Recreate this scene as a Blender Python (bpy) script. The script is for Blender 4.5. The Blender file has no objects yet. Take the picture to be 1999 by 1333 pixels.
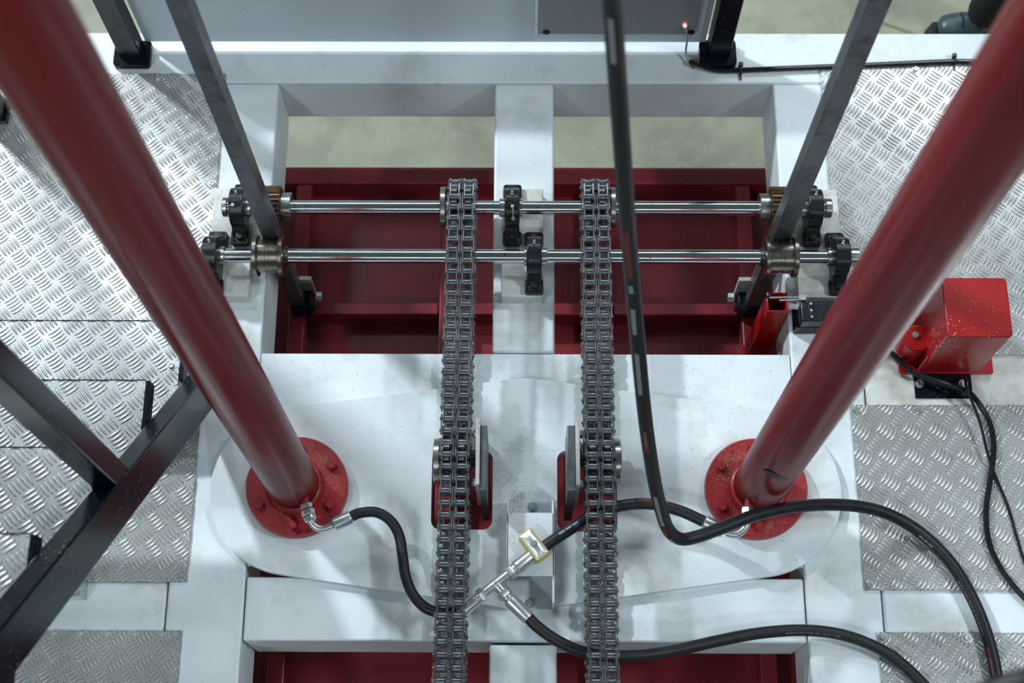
import bpy, math, random
from mathutils import Vector, Matrix
random.seed(7)
PI = math.pi
S = bpy.context.scene
COL = S.collection

# ------------------------------------------------------------------ camera
CAM_Z = 3.77; FPX = 2825.0
cd = bpy.data.cameras.new('camera'); co = bpy.data.objects.new('camera', cd); COL.objects.link(co)
RC = Matrix.Rotation(math.radians(20.0), 3, 'X') @ Matrix.Rotation(math.radians(.42), 3, 'Y') @ Matrix.Rotation(math.radians(.15), 3, 'Z')
CP = Vector((0, 0, CAM_Z))
co.matrix_world = Matrix.Translation(CP) @ RC.to_4x4()
cd.sensor_width = 36.0; cd.lens = 36.0*FPX/1999.0; cd.clip_start = .05; cd.clip_end = 60
cd.dof.use_dof = True; cd.dof.focus_distance = 3.8; cd.dof.aperture_fstop = 2.8
S.camera = co
S.view_settings.view_transform = 'Standard'; S.view_settings.look = 'None'
S.view_settings.gamma = 1.0; S.view_settings.use_curve_mapping = False
S.view_settings.exposure = 0.28

def P(px, py, z=0.0):
    """point of the horizontal plane at height z seen at a place of the photograph"""
    d = RC @ Vector(((px-999.5)/FPX, -(py-666.5)/FPX, -1)); t = (z-CAM_Z)/d.z
    return CP + d*t
def PXP(px, py, x):
    d = RC @ Vector(((px-999.5)/FPX, -(py-666.5)/FPX, -1)); return CP + d*(x/d.x)
def PYP(px, py, y):
    d = RC @ Vector(((px-999.5)/FPX, -(py-666.5)/FPX, -1)); return CP + d*(y/d.y)

# ------------------------------------------------------------------ light
W = bpy.data.worlds.new('hall'); S.world = W; W.use_nodes = True
bg = W.node_tree.nodes['Background']; bg.inputs[0].default_value = (.52, .72, .80, 1); bg.inputs[1].default_value = .10
def area(name, loc, target, sx, sy, power, color):
    l = bpy.data.lights.new(name, 'AREA'); l.shape = 'RECTANGLE'; l.size = sx; l.size_y = sy
    l.energy = power; l.color = color
    o = bpy.data.objects.new(name, l); COL.objects.link(o); o.location = loc
    o.rotation_euler = (Vector(target)-Vector(loc)).to_track_quat('-Z', 'Y').to_euler()
COOL = (.86, .94, 1.0)
area('ceiling_lamp', (-5.3, 5.7, 5.3), (0, 1, 0), .5, .35, 500, COOL)
area('ceiling_lamp', (-2.8, 4.3, 6.3), (0, 1, 0), .6, .3, 34, COOL)
area('ceiling_lamp', (3.7, 6.2, 6.6), (0, 1, 0), 2.0, .8, 62, COOL)
area('ceiling_lamp', (5.0, .6, 6.0), (0, 1, 0), 1.0, .5, 150, COOL)
area('ceiling_lamp', (-3.4, -2.6, 6.4), (0, 1, 0), 1.0, .5, 90, COOL)
area('ceiling_strip_lamp', (0, 8.2, 6.2), (0, 1.5, 0), 10.0, .5, 210, COOL)
area('ceiling_strip_lamp', (0, -5.0, 6.0), (0, 1.5, 0), 9.0, .4, 80, COOL)

# ------------------------------------------------------------------ materials
def new_mat(name):
    m = bpy.data.materials.new(name); m.use_nodes = True
    return m, m.node_tree, m.node_tree.nodes['Principled BSDF']
def nd(nt, t, **kw):
    n = nt.nodes.new(t)
    for k, v in kw.items():
        if k.startswith('_'): setattr(n, k[1:], v)
        else: n.inputs[k.replace('__', ' ')].default_value = v
    return n
def ramp(nt, fac, stops):
    r = nt.nodes.new('ShaderNodeValToRGB'); nt.links.new(fac, r.inputs[0])
    e = r.color_ramp.elements
    while len(e) < len(stops): e.new(.5)
    for q, (p, c) in zip(e, stops): q.position = p; q.color = (*c, 1) if len(c) == 3 else c
    return r
def mixc(nt, fac, a, b, mode='MIX'):
    x = nt.nodes.new('ShaderNodeMix'); x.data_type = 'RGBA'; x.blend_type = mode
    for i, v in ((0, fac), (6, a), (7, b)):
        if hasattr(v, 'is_output'): nt.links.new(v, x.inputs[i])
        else: x.inputs[i].default_value = v if i == 0 else (*v, 1)
    return x.outputs[2]
def paint(name, col, rough, metal=0.0, coat=0.0, var=.12, vscale=6, dirt=None, speck=None, rvar=.1, bump=0.0, bscale=200, spec=.5):
    m, nt, b = new_mat(name); L = nt.links.new
    tc = nt.nodes.new('ShaderNodeNewGeometry')
    n1 = nd(nt, 'ShaderNodeTexNoise', Scale=vscale, Detail=6.0, Roughness=.6); L(tc.outputs['Position'], n1.inputs['Vector'])
    lo = tuple(c*(1-var) for c in col); hi = tuple(min(1, c*(1+var)) for c in col)
    c = ramp(nt, n1.outputs[0], [(.3, lo), (.7, hi)]).outputs[0]
    if dirt:
        n2 = nd(nt, 'ShaderNodeTexNoise', Scale=dirt[1], Detail=8.0, Roughness=.7); L(tc.outputs['Position'], n2.inputs['Vector'])
        f = ramp(nt, n2.outputs[0], [(dirt[2], (0, 0, 0)), (dirt[3], (1, 1, 1))]).outputs[0]
        c = mixc(nt, f, c, dirt[0])
    if speck:
        n3 = nd(nt, 'ShaderNodeTexNoise', Scale=speck[1], Detail=2.0, Roughness=.5); L(tc.outputs['Position'], n3.inputs['Vector'])
        n4 = nd(nt, 'ShaderNodeTexNoise', Scale=speck[1]*.05, Detail=2.0); L(tc.outputs['Position'], n4.inputs['Vector'])
        ad = nd(nt, 'ShaderNodeMath', _operation='MULTIPLY_ADD'); L(n4.outputs[0], ad.inputs[0]); ad.inputs[1].default_value = .35; L(n3.outputs[0], ad.inputs[2])
        f = ramp(nt, ad.outputs[0], [(speck[2], (0, 0, 0)), (speck[2]+.02, (1, 1, 1))]).outputs[0]
        c = mixc(nt, f, c, speck[0])
    L(c, b.inputs['Base Color'])
    rr = nd(nt, 'ShaderNodeMapRange'); L(n1.outputs[0], rr.inputs[0]); rr.inputs[3].default_value = max(.02, rough-rvar); rr.inputs[4].default_value = rough+rvar
    L(rr.outputs[0], b.inputs['Roughness'])
    b.inputs['Metallic'].default_value = metal; b.inputs['Coat Weight'].default_value = coat; b.inputs['Coat Roughness'].default_value = .12
    b.inputs['Specular IOR Level'].default_value = spec
    if bump:
        n5 = nd(nt, 'ShaderNodeTexNoise', Scale=bscale, Detail=3.0); L(tc.outputs['Position'], n5.inputs['Vector'])
        bp = nd(nt, 'ShaderNodeBump', Strength=bump, Distance=.001); L(n5.outputs[0], bp.inputs['Height']); L(bp.outputs[0], b.inputs['Normal'])
    return m
M = {}
M['white'] = paint('white_paint', (.72, .79, .82), .42, var=.06, vscale=3, dirt=((.45, .45, .36), 4.5, .52, .80), speck=((.16, .17, .15), 420, .90), bump=.08, bscale=60)
M['white_old'] = paint('scuffed_white_paint', (.66, .69, .66), .5, var=.1, vscale=7, dirt=((.36, .34, .25), 9, .46, .74), speck=((.09, .09, .07), 380, .86), bump=.1, bscale=90)
M['grey_panel'] = paint('grey_white_sheet', (.60, .68, .73), .5, var=.05, vscale=2, speck=((.2, .22, .22), 220, .90))
M['grey_cover'] = paint('grey_cover_sheet', (.25, .275, .29), .5, var=.04, vscale=3)
M['red'] = paint('red_gloss_paint', (.165, .003, .006), .35, coat=.12, spec=.3, var=.12, vscale=4, rvar=.06)
M['red_flange'] = paint('red_flange_paint', (.31, .014, .020), .42, coat=.1, var=.18, vscale=9, dirt=((.42, .10, .08), 16, .58, .75))
M['red_box'] = paint('bright_red_paint', (.36, .004, .005), .33, coat=.15, var=.08, vscale=8, speck=((.7, .45, .35), 150, .88))
M['red_base'] = paint('dark_red_paint', (.235, .018, .027), .38, coat=.25, var=.25, vscale=5, dirt=((.12, .04, .03), 7, .55, .80), speck=((.30, .10, .08), 260, .90))
M['alu'] = paint('tread_aluminium', (.55, .57, .56), .23, metal=.5, var=.08, vscale=8, rvar=.05, dirt=((.36, .31, .22), 6, .58, .8))
M['alu_step'] = paint('step_aluminium', (.52, .55, .56), .29, metal=.6, var=.1, vscale=9, rvar=.08, dirt=((.38, .38, .36), 10, .55, .8))
M['rib_dark'] = paint('rib_edge_dark', (.17, .175, .17), .45, metal=.3, var=.3, vscale=25)  # darker tone for the outer strip of each tread rib
M['chrome'] = paint('polished_shaft', (.66, .69, .71), .14, metal=1, var=.05, vscale=15, rvar=.04, speck=((.32, .3, .26), 120, .88))
M['steel'] = paint('machined_steel', (.46, .46, .44), .28, metal=1, var=.2, vscale=22, rvar=.1, dirt=((.17, .12, .08), 24, .55, .75))
M['roller_steel'] = paint('worn_roller_steel', (.27, .245, .21), .26, metal=1, var=.15, vscale=14, rvar=.06, dirt=((.13, .10, .08), 30, .58, .78))
M['zinc'] = paint('zinc_steel', (.62, .66, .66), .31, metal=.85, var=.08, vscale=30, rvar=.08)
M['rack'] = paint('dark_rack_steel', (.15, .155, .17), .40, metal=.75, var=.15, vscale=12, rvar=.1, dirt=((.05, .045, .05), 20, .5, .75))
M['pinion'] = paint('oily_pinion_steel', (.20, .14, .09), .38, metal=.9, var=.3, vscale=40, dirt=((.05, .022, .015), 50, .5, .7))
M['chain'] = paint('chain_steel', (.26, .265, .28), .34, metal=.92, var=.2, vscale=45, rvar=.1, dirt=((.06, .055, .05), 60, .55, .75))
M['roller'] = paint('chain_roller_steel', (.24, .25, .27), .27, metal=.95, var=.15, vscale=60)
M['cast'] = paint('black_cast_paint', (.008, .010, .013), .30, spec=.4, coat=.1, var=.2, vscale=30, speck=((.35, .38, .38), 210, .90), bump=.2, bscale=250)
M['black'] = paint('black_tube_paint', (.005, .008, .013), .22, spec=.14, var=.2, vscale=8, rvar=.05, speck=((.3, .31, .3), 190, .90))
M['bolt_black'] = paint('oily_black_bolt', (.05, .045, .042), .4, metal=.8, var=.2, vscale=50)
M['rubber'] = paint('hose_rubber', (.010, .012, .015), .44, spec=.4, var=.25, vscale=30, speck=((.10, .10, .09), 330, .90), bump=.25, bscale=500)
M['conduit'] = paint('black_conduit', (.010, .011, .013), .36, var=.2, vscale=40)
M['plate_dark'] = paint('dark_plate_steel', (.17, .19, .20), .42, metal=.8, var=.15, vscale=30, speck=((.5, .5, .48), 200, .88))
M['plate_rust'] = paint('galvanised_plate', (.50, .50, .47), .5, metal=.25, var=.12, vscale=30, speck=((.25, .22, .17), 220, .84))
M['tube_grey'] = paint('grey_white_tube_paint', (.56, .61, .64), .48, var=.05, speck=((.2, .2, .2), 300, .90))
M['stainless'] = paint('stainless_cover', (.74, .76, .76), .3, metal=.8, var=.05)
M['yellow'] = paint('yellow_plastic', (.55, .40, .01), .4, var=.1, vscale=20)
M['floor'] = paint('concrete_floor', (.27, .285, .205), .6, var=.32, vscale=2.6, dirt=((.40, .41, .30), 3.1, .48, .72), bump=.1, bscale=40)
M['wire_grey'] = paint('grey_wire', (.34, .37, .40), .45, var=.05)
M['print_white'] = paint('white_print', (.24, .27, .28), .6, var=.15, vscale=300)
M['print_red'] = paint('red_print', (.17, .022, .018), .55, var=.15, vscale=200)
M['smear'] = paint('dark_smear', (.03, .018, .02), .5, var=.3, vscale=60)
M['dust'] = paint('pale_sawdust', (.52, .43, .29), .85, var=.35, vscale=300)
M['chips'] = paint('dark_chips', (.035, .03, .03), .7, var=.4, vscale=200)
M['cloth'] = paint('black_cloth', (.006, .007, .009), .85, var=.3, vscale=25)
M['shoe'] = paint('grey_blue_leather', (.055, .085, .10), .35, var=.2, vscale=18)
M['sole'] = paint('black_sole', (.008, .008, .009), .6)
M['cord_red'] = paint('red_cord', (.35, .02, .015), .7)
M['skin'] = paint('skin', (.45, .27, .19), .5)
M['hair'] = paint('dark_hair', (.02, .015, .012), .6)
m, nt, b = new_mat('lit_sensor_tip'); b.inputs['Base Color'].default_value = (.9, .6, .6, 1); b.inputs['Emission Color'].default_value = (1, .45, .45, 1); b.inputs['Emission Strength'].default_value = .9; M['led'] = m

# ------------------------------------------------------------------ mesh builder
class MB:
    def __init__(s): s.v = []; s.f = []
    def add(s, vs, fs):
        o = len(s.v); s.v += [tuple(p) for p in vs]; s.f += [tuple(i+o for i in f) for f in fs]; return s
    def box(s, x0, x1, y0, y1, z0, z1):
        return s.add([(x, y, z) for z in (z0, z1) for y in (y0, y1) for x in (x0, x1)],
                     [(0, 2, 3, 1), (4, 5, 7, 6), (0, 1, 5, 4), (2, 6, 7, 3), (0, 4, 6, 2), (1, 3, 7, 5)])
    def hexa(s, a, b):   # two quads (bottom, top), same winding seen from the second
        return s.add(list(a)+list(b), [(3, 2, 1, 0), (4, 5, 6, 7)]+[(i, (i+1) % 4, 4+(i+1) % 4, 4+i) for i in range(4)])
    def lathe(s, prof, org=(0, 0, 0), ax=(0, 0, 1), n=32, closed=True):
        ax = Vector(ax).normalized(); org = Vector(org)
        u = ax.orthogonal().normalized(); w = ax.cross(u)
        vs = []; fs = []; k = len(prof)
        for t, r in prof:
            for i in range(n):
                a = 2*PI*i/n; vs.append(org+ax*t+(u*math.cos(a)+w*math.sin(a))*r)
        for j in range(k-1):
            for i in range(n): fs.append((j*n+i, j*n+(i+1) % n, (j+1)*n+(i+1) % n, (j+1)*n+i))
        if closed: fs.append(tuple(range(n-1, -1, -1))); fs.append(tuple((k-1)*n+i for i in range(n)))
        return s.add(vs, fs)
    def cyl(s, a, b, r, n=24, bev=0.0):
        a = Vector(a); b = Vector(b); h = (b-a).length
        pr = [(0, r), (h, r)] if not bev else [(0, r-bev), (bev, r), (h-bev, r), (h, r-bev)]
        return s.lathe(pr, a, b-a, n)
    def ring(s, a, b, r0, r1, n=32, bev=0.0):
        a = Vector(a); b = Vector(b); h = (b-a).length; q = bev
        pr = [(0, r0), (0, r1-q), (q, r1), (h-q, r1), (h, r1-q), (h, r0), (0, r0)]
        return s.lathe(pr, a, b-a, n, closed=False)
    def hexhead(s, a, d, r, h, rot=0.0):
        a = Vector(a); ax = Vector(d).normalized(); u = ax.orthogonal().normalized(); w = ax.cross(u)
        vs = []
        for t, q in ((0, r), (h*.8, r), (h, r*.86)):
            for i in range(6):
                g = rot+PI*i/3; vs.append(a+ax*t+(u*math.cos(g)+w*math.sin(g))*q)
        fs = [(5, 4, 3, 2, 1, 0), tuple(range(12, 18))]
        for j in range(2):
            for i in range(6): fs.append((j*6+i, j*6+(i+1) % 6, j*6+6+(i+1) % 6, j*6+6+i))
        return s.add(vs, fs)
    def tube(s, pts, r, n=14, cap=True):
        fr = frames(pts); vs = []; fs = []
        for i, (c, t, u, w) in enumerate(fr):
            q = r(i) if callable(r) else r
            for k in range(n):
                a = 2*PI*k/n; vs.append(c+(u*math.cos(a)+w*math.sin(a))*q)
        for i in range(len(fr)-1):
            for k in range(n): fs.append((i*n+k, i*n+(k+1) % n, (i+1)*n+(k+1) % n, (i+1)*n+k))
        if cap: fs.append(tuple(range(n-1, -1, -1))); fs.append(tuple((len(fr)-1)*n+k for k in range(n)))
        return s.add(vs, fs)
    def prism(s, poly, org, ex, ey, ez):   # poly in (ex,ey), extruded by vector ez
        org = Vector(org); ex = Vector(ex); ey = Vector(ey); ez = Vector(ez); n = len(poly)
        lo = [org+ex*a+ey*b for a, b in poly]; hi = [p+ez for p in lo]
        return s.add(lo+hi, [tuple(range(n-1, -1, -1)), tuple(range(n, 2*n))]+[(i, (i+1) % n, n+(i+1) % n, n+i) for i in range(n)])
    def beam(s, a, b, wv, hv):             # box along a->b; a lies on one edge, wv and hv span the section
        a = Vector(a); b = Vector(b); w = Vector(wv); h = Vector(hv)
        return s.hexa([a, a+w, a+w+h, a+h], [b, b+w, b+w+h, b+h])
    def build(s, name, mat, parent=None, bev=0.0, seg=2, smooth=35, local=False):
        return mk(name, s.v, s.f, mat, parent, bev, seg, smooth, local)
def wloc(o):
    v = Vector((0, 0, 0))
    while o: v += o.location; o = o.parent
    return v
def mk(name, vs, fs, mat, parent=None, bev=0.0, seg=2, smooth=35, local=False):
    me = bpy.data.meshes.new(name)
    if local: pv = vs; loc = None
    else:
        n = len(vs); xs = [p[0] for p in vs]; ys = [p[1] for p in vs]; zs = [p[2] for p in vs]
        loc = Vector(((min(xs)+max(xs))/2, (min(ys)+max(ys))/2, min(zs)))
        pv = [(p[0]-loc.x, p[1]-loc.y, p[2]-loc.z) for p in vs]
    me.from_pydata(pv, [], fs)
    import bmesh
    bm = bmesh.new(); bm.from_mesh(me); bmesh.ops.recalc_face_normals(bm, faces=bm.faces); bm.to_mesh(me); bm.free()
    me.materials.append(mat)
    if smooth:
        me.shade_smooth(); me.set_sharp_from_angle(angle=math.radians(smooth))
    o = bpy.data.objects.new(name, me); COL.objects.link(o)
    if parent: o.parent = parent
    if loc is not None: o.location = loc-(wloc(parent) if parent else Vector((0, 0, 0)))
    if bev:
        b = o.modifiers.new('bevel', 'BEVEL'); b.width = bev; b.segments = seg; b.limit_method = 'ANGLE'; b.angle_limit = math.radians(40); b.harden_normals = False
    return o
def crom(pts, step=.006):
    pts = [Vector(p) for p in pts]; q = [pts[0]*2-pts[1]]+pts+[pts[-1]*2-pts[-2]]; out = []
    for i in range(1, len(q)-2):
        a, b, c, d = q[i-1:i+3]; k = max(4, int((c-b).length/.003))
        for j in range(k):
            t = j/k
            out.append(.5*((2*b)+(c-a)*t+(2*a-5*b+4*c-d)*t*t+(3*b-a-3*c+d)*t**3))
    out.append(pts[-1])
    res = [out[0]]; acc = 0.0
    for i in range(1, len(out)):
        p0 = out[i-1]; seg = (out[i]-p0).length
        while acc+seg >= step:
            f = (step-acc)/seg; p0 = p0.lerp(out[i], f); seg = (out[i]-p0).length; acc = 0.0; res.append(p0.copy())
        acc += seg
    if (res[-1]-pts[-1]).length > step*.3: res.append(pts[-1])
    return res
def frames(pts):
    pts = [Vector(p) for p in pts]; fr = []; u = None
    for i, p in enumerate(pts):
        t = (pts[min(i+1, len(pts)-1)]-pts[max(i-1, 0)]).normalized()
        if u is None: u = t.orthogonal().normalized()
        else:
            u = u-t*u.dot(t); u.normalize()
        fr.append((p, t, u, t.cross(u)))
    return fr
def tag(o, label, cat, group=None, kind=None):
    if label: o['label'] = label
    if cat: o['category'] = cat
    if group: o['group'] = group
    if kind: o['kind'] = kind
    return o
def thing(name, label, cat, loc=(0, 0, 0), rz=0.0, group=None, kind=None):
    o = bpy.data.objects.new(name, None); COL.objects.link(o); o.location = loc; o.rotation_euler = (0, 0, rz)
    o.empty_display_size = .05
    return tag(o, label, cat, group, kind)
def copy_tree(o, parent=None):
    c = o.copy(); COL.objects.link(c); c.parent = parent
    for ch in list(o.children): copy_tree(ch, c)
    return c
def plate2d(loops, z0, z1, name, mat, parent, bev=0.0):
    """flat plate with holes: first loop outside, others holes"""
    cu = bpy.data.curves.new('tmp', 'CURVE'); cu.dimensions = '2D'; cu.fill_mode = 'BOTH'; cu.extrude = (z1-z0)/2
    for lp in loops:
        sp = cu.splines.new('POLY'); sp.points.add(len(lp)-1); sp.use_cyclic_u = True
        for q, (x, y) in zip(sp.points, lp): q.co = (x, y, 0, 1)
    ob = bpy.data.objects.new('tmp', cu); COL.objects.link(ob)
    me = bpy.data.meshes.new_from_object(ob.evaluated_get(bpy.context.evaluated_depsgraph_get()))
    vs = [(v.co.x, v.co.y, v.co.z+(z0+z1)/2) for v in me.vertices]; fs = [tuple(p.vertices) for p in me.polygons]
    bpy.data.objects.remove(ob); bpy.data.curves.remove(cu); bpy.data.meshes.remove(me)
    import bmesh
    bm = bmesh.new(); bv = [bm.verts.new(p) for p in vs]
    for f in fs:
        try: bm.faces.new([bv[i] for i in f])
        except ValueError: pass
    bmesh.ops.remove_doubles(bm, verts=bm.verts, dist=1e-5); bm.verts.index_update()
    vs = [tuple(v.co) for v in bm.verts]; fs = [tuple(v.index for v in f.verts) for f in bm.faces]; bm.free()
    return mk(name, vs, fs, mat, parent, bev, 2, 30)
def rrect(x0, x1, y0, y1, r, n=8):
    out = []
    for cx, cy, a0 in ((x1-r, y1-r, 0), (x0+r, y1-r, 90), (x0+r, y0+r, 180), (x1-r, y0+r, 270)):
        for i in range(n+1):
            a = math.radians(a0+90*i/n); out.append((cx+r*math.cos(a), cy+r*math.sin(a)))
    return out
def text_mesh(body, size):
    cu = bpy.data.curves.new('tmp', 'FONT'); cu.body = body; cu.size = size; cu.resolution_u = 2
    ob = bpy.data.objects.new('tmp', cu); COL.objects.link(ob)
    me = bpy.data.meshes.new_from_object(ob.evaluated_get(bpy.context.evaluated_depsgraph_get()))
    vs = [tuple(v.co) for v in me.vertices]; fs = [tuple(p.vertices) for p in me.polygons]
    bpy.data.objects.remove(ob); bpy.data.curves.remove(cu); bpy.data.meshes.remove(me)
    return vs, fs
def on_tube(pts, r, s0, vs, side=0.0, flip=1):
    """wrap flat (u,v) artwork around a tube, starting s0 along it, on the side that looks up"""
    L = [0.0]
    for a, b in zip(pts, pts[1:]): L.append(L[-1]+(b-a).length)
    out = []
    for u, v in [(p[0], p[1]) for p in vs]:
        s = min(max(s0+flip*u, 0), L[-1]-1e-4); i = 0
        lo, hi = 0, len(L)-1
        while hi-lo > 1:
            m_ = (lo+hi)//2
            if L[m_] <= s: lo = m_
            else: hi = m_
        i = lo; f = (s-L[i])/(L[i+1]-L[i]); c = pts[i].lerp(pts[i+1], f)
        t = (pts[min(i+2, len(pts)-1)]-pts[max(i-1, 0)]).normalized()
        n = Vector((0, -.25, 1)) if abs(t.z) < .6 else Vector((0, -1, .2))
        n = (n-t*n.dot(t)).normalized(); w = n.cross(t)
        a = flip*v/r+side
        out.append(tuple(c+(n*math.cos(a)+w*math.sin(a))*(r+.0004)))
    return out
def strip(u0, u1, v0, v1, k=10):
    n = max(1, int(abs(u1-u0)/.006)); vs = []; fs = []
    for i in range(n+1):
        for j in range(4): vs.append((u0+(u1-u0)*i/n, v0+(v1-v0)*j/3))
    for i in range(n):
        for j in range(3): fs.append((i*4+j, i*4+j+1, i*4+5+j, i*4+4+j))
    return vs, fs

# ------------------------------------------------------------------ setting
fl = MB().box(-9, 9, -5, 12, -.9, -.8).build('floor', M['floor'], smooth=0); fl['kind'] = 'structure'

# ------------------------------------------------------------------ white machine frame
frame = thing('machine_frame', 'white painted welded steel machine frame carrying the shafts and columns', 'machine frame', (0, 1.3, -.8))
def fbox(name, x0, x1, y0, y1, z0=-.21, z1=0.0, mat='white', bev=.007): return MB().box(x0, x1, y0, y1, z0, z1).build(name, M[mat], frame, bev, 3)
fbox('back_beam', -1.95, 1.95, 2.188, 2.36)
for x0, x1 in ((-.925, -.725), (.739, .935)): fbox('side_beam', x0, x1, -.10, 2.186)
fbox('center_beam', -.084, .089, 1.340, 2.186)
fbox('center_beam', -.084, .090, -.10, .541)
fbox('front_beam', -.721, .735, .549, .715)
fbox('outrigger_beam', -1.95, -.929, .560, .700)
fbox('outrigger_beam', .939, 1.95, .560, .700)
fbox('outrigger_beam', .939, 1.95, 1.175, 1.345, mat='white_old')
fbox('outrigger_beam', -1.95, -.929, 1.175, 1.345)
fbox('end_beam', -.925, .935, -.27, -.104)
# deck and lens shaped base plate with two slots
slots = [rrect(-.241, -.079, .837, 1.053, .026), rrect(.093, .251, .833, 1.053, .026)]
plate2d([[(-.7225, .745), (.7365, .745), (.7365, 1.335), (-.7225, 1.335)]]+slots, -.02, -.0005, 'deck_plate', M['white'], frame, .0015)
def hull(circs):
    pts = []
    for cx, cy, r in circs:
        for i in range(180): a = 2*PI*i/180; pts.append((cx+r*math.cos(a), cy+r*math.sin(a)))
    pts = sorted(set(pts))
    def cross(o, a, b): return (a[0]-o[0])*(b[1]-o[1])-(a[1]-o[1])*(b[0]-o[0])
    out = []
    for seq in (pts, pts[::-1]):
        h = []
        for p in seq:
            while len(h) >= 2 and cross(h[-2], h[-1], p) <= 0: h.pop()
            h.append(p)
        out += h[:-1]
    return out
BT = .022
plate2d([hull([(-.602, .945, .229), (.006, .943, .314), (.617, .945, .229)])]+slots, 0.0, BT, 'base_plate', M['white'], frame, .002)
PT = .052
for x0, x1 in ((-.878, -.760), (-.060, .057), (.762, .892)):
    MB().box(x0, x1, 1.485, 1.816, 0, PT).build('bearing_pedestal', M['white_old'], frame, .003)
for x, y in ((-1.8, 2.27), (1.8, 2.27), (-1.8, .63), (1.8, .63), (-.83, -.18), (.83, -.18)):
    MB().box(x-.06, x+.06, y-.06, y+.06, -.8, -.211).build('frame_leg', M['white'], frame, .006)

# ------------------------------------------------------------------ dark red base under the frame
base = thing('red_base_frame', 'dark red steel base with welded rails and dusty panels below the white frame', 'base frame', (0, 1.1, -.8))
RZ = -.45
MB().box(-1.05, 1.05, -.2, 2.135, -.56, -.548).build('floor_panel', M['red_base'], base)
MB().box(-1.05, 1.05, 2.078, 2.138, RZ-.1, RZ).build('back_rail', M['red_base'], base, .004)
for x0, x1 in ((-.733, -.682), (-.262, -.212), (.232, .282), (.684, .733)):
    MB().box(x0, x1, -.2, 2.076, RZ-.1, RZ-.002).build('long_rail', M['red_base'], base, .004)
for x0, x1 in ((-.680, -.264), (-.210, .230), (.284, .682)):
    MB().box(x0, x1, 1.627, 1.667, RZ-.1, RZ-.004).build('cross_rail', M['red_base'], base, .004)
    MB().box(x0, x1, .60, .66, RZ-.1, RZ-.004).build('cross_rail', M['red_base'], base, .004)
for x in (-.95, .95):
    for y in (-.1, 2.0): MB().box(x-.07, x+.07, y-.07, y+.07, -.8, -.561).build('base_foot', M['red_base'], base, .004)
# upright square tube for the switch, open at the top
tp = MB(); tw = .0035; tx0, tx1, ty0, ty1, tz0, tz1 = .674, .732, 1.444, 1.500, -.452, .052
def sqtube(x0, x1, y0, y1, z0, z1, w):
    o = [(x0, y0), (x1, y0), (x1, y1), (x0, y1)]; q = [(x0+w, y0+w), (x1-w, y0+w), (x1-w, y1-w), (x0+w, y1-w)]
    vs = [(x, y, z) for z in (z0, z1) for x, y in o]+[(x, y, z) for z in (z0, z1) for x, y in q]; fs = []
    for i in range(4):
        j = (i+1) % 4
        fs += [(i, j, 4+j, 4+i), (8+j, 8+i, 12+i, 12+j), (4+i, 4+j, 12+j, 12+i), (j, i, 8+i, 8+j)]
    return MB().add(vs, fs)
o = sqtube(tx0, tx1, ty0, ty1, tz0, tz1, tw).build('switch_post', M['red_box'], base, .0015); o['label'] = 'bright red square tube, open at the top'

# ------------------------------------------------------------------ checker plates
import numpy as np
def bar_template():
    L, Wd, Hh = .0212, .0039, .0026; vs = [(-L, 0, 0)]; fs = []
    ts = (-.7, -.35, 0, .35, .7); ac = (-1, -.74, -.3, .3, .74, 1)
    for t in ts:
        w = Wd*(1-t*t)**.8; h = Hh*(1-t*t)**.6
        for a in ac: vs.append((L*t, w*a, h*math.cos(a*PI/2)))
    vs.append((L, 0, 0)); k = len(ac)
    for j in range(k-1): fs.append((0, 1+j+1, 1+j)); fs.append((len(vs)-1, 1+(len(ts)-1)*k+j, 1+(len(ts)-1)*k+j+1))
    for i in range(len(ts)-1):
        for j in range(k-1): q = 1+i*k+j; fs.append((q, q+1, q+k+1, q+k))
    return np.array(vs), fs
BV, BF = bar_template()
def tread_bars(mb, x0, x1, y0, y1, z, pitch=.0705, ph=(0, 0), skew=0.0, sw=0):
    """five-bar tread pattern: groups of five lens shaped ribs, turned by 90 degrees from group to group"""
    h = pitch/2
    for i in range(int((x0-ph[0])/h)-2, int((x1-ph[0])/h)+3):
        for j in range(int((y0-ph[1])/h)-2, int((y1-ph[1])/h)+3):
            if (i+j) % 2: continue
            cx = ph[0]+i*h; cy = ph[1]+j*h
            A = j % 2
            ang = math.radians((55 if A else -39) if sw == 1 else (-52 if A else 38))
            ca, sa = math.cos(ang), math.sin(ang)
            for k in range(-2, 3):
                ox, oy = cx-sa*k*.0108, cy+ca*k*.0108
                if not (x0-.012 < ox < x1+.012 and y0-.012 < oy < y1+.012): continue
                v = BV.copy(); xx = ox+v[:, 0]*ca-v[:, 1]*sa; yy = oy+v[:, 0]*sa+v[:, 1]*ca
                xx = np.clip(xx, x0, x1); yy = np.clip(yy, y0, y1)
                mb.add(list(zip(xx.tolist(), yy.tolist(), (z+v[:, 2]-.0001).tolist())), BF)
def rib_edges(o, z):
    """give the foot of every rib its darker material"""
    o.data.materials.append(M['rib_dark']); vz = o.location.z+(wloc(o.parent).z if o.parent else 0)
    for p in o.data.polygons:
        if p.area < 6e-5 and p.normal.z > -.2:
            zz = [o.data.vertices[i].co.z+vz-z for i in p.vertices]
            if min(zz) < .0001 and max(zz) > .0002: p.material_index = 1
def plate_bolt(p, parent):
    x, y, z = p
    b = MB().lathe([(0, .0125), (.0018, .0125), (.0018, .0085), (.006, .0085), (.0078, .0068), (.0078, .0042), (.0045, .0040)], (x, y, z), (0, 0, 1), 18)
    o = b.build('bolt', M['zinc'], parent); return o
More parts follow.
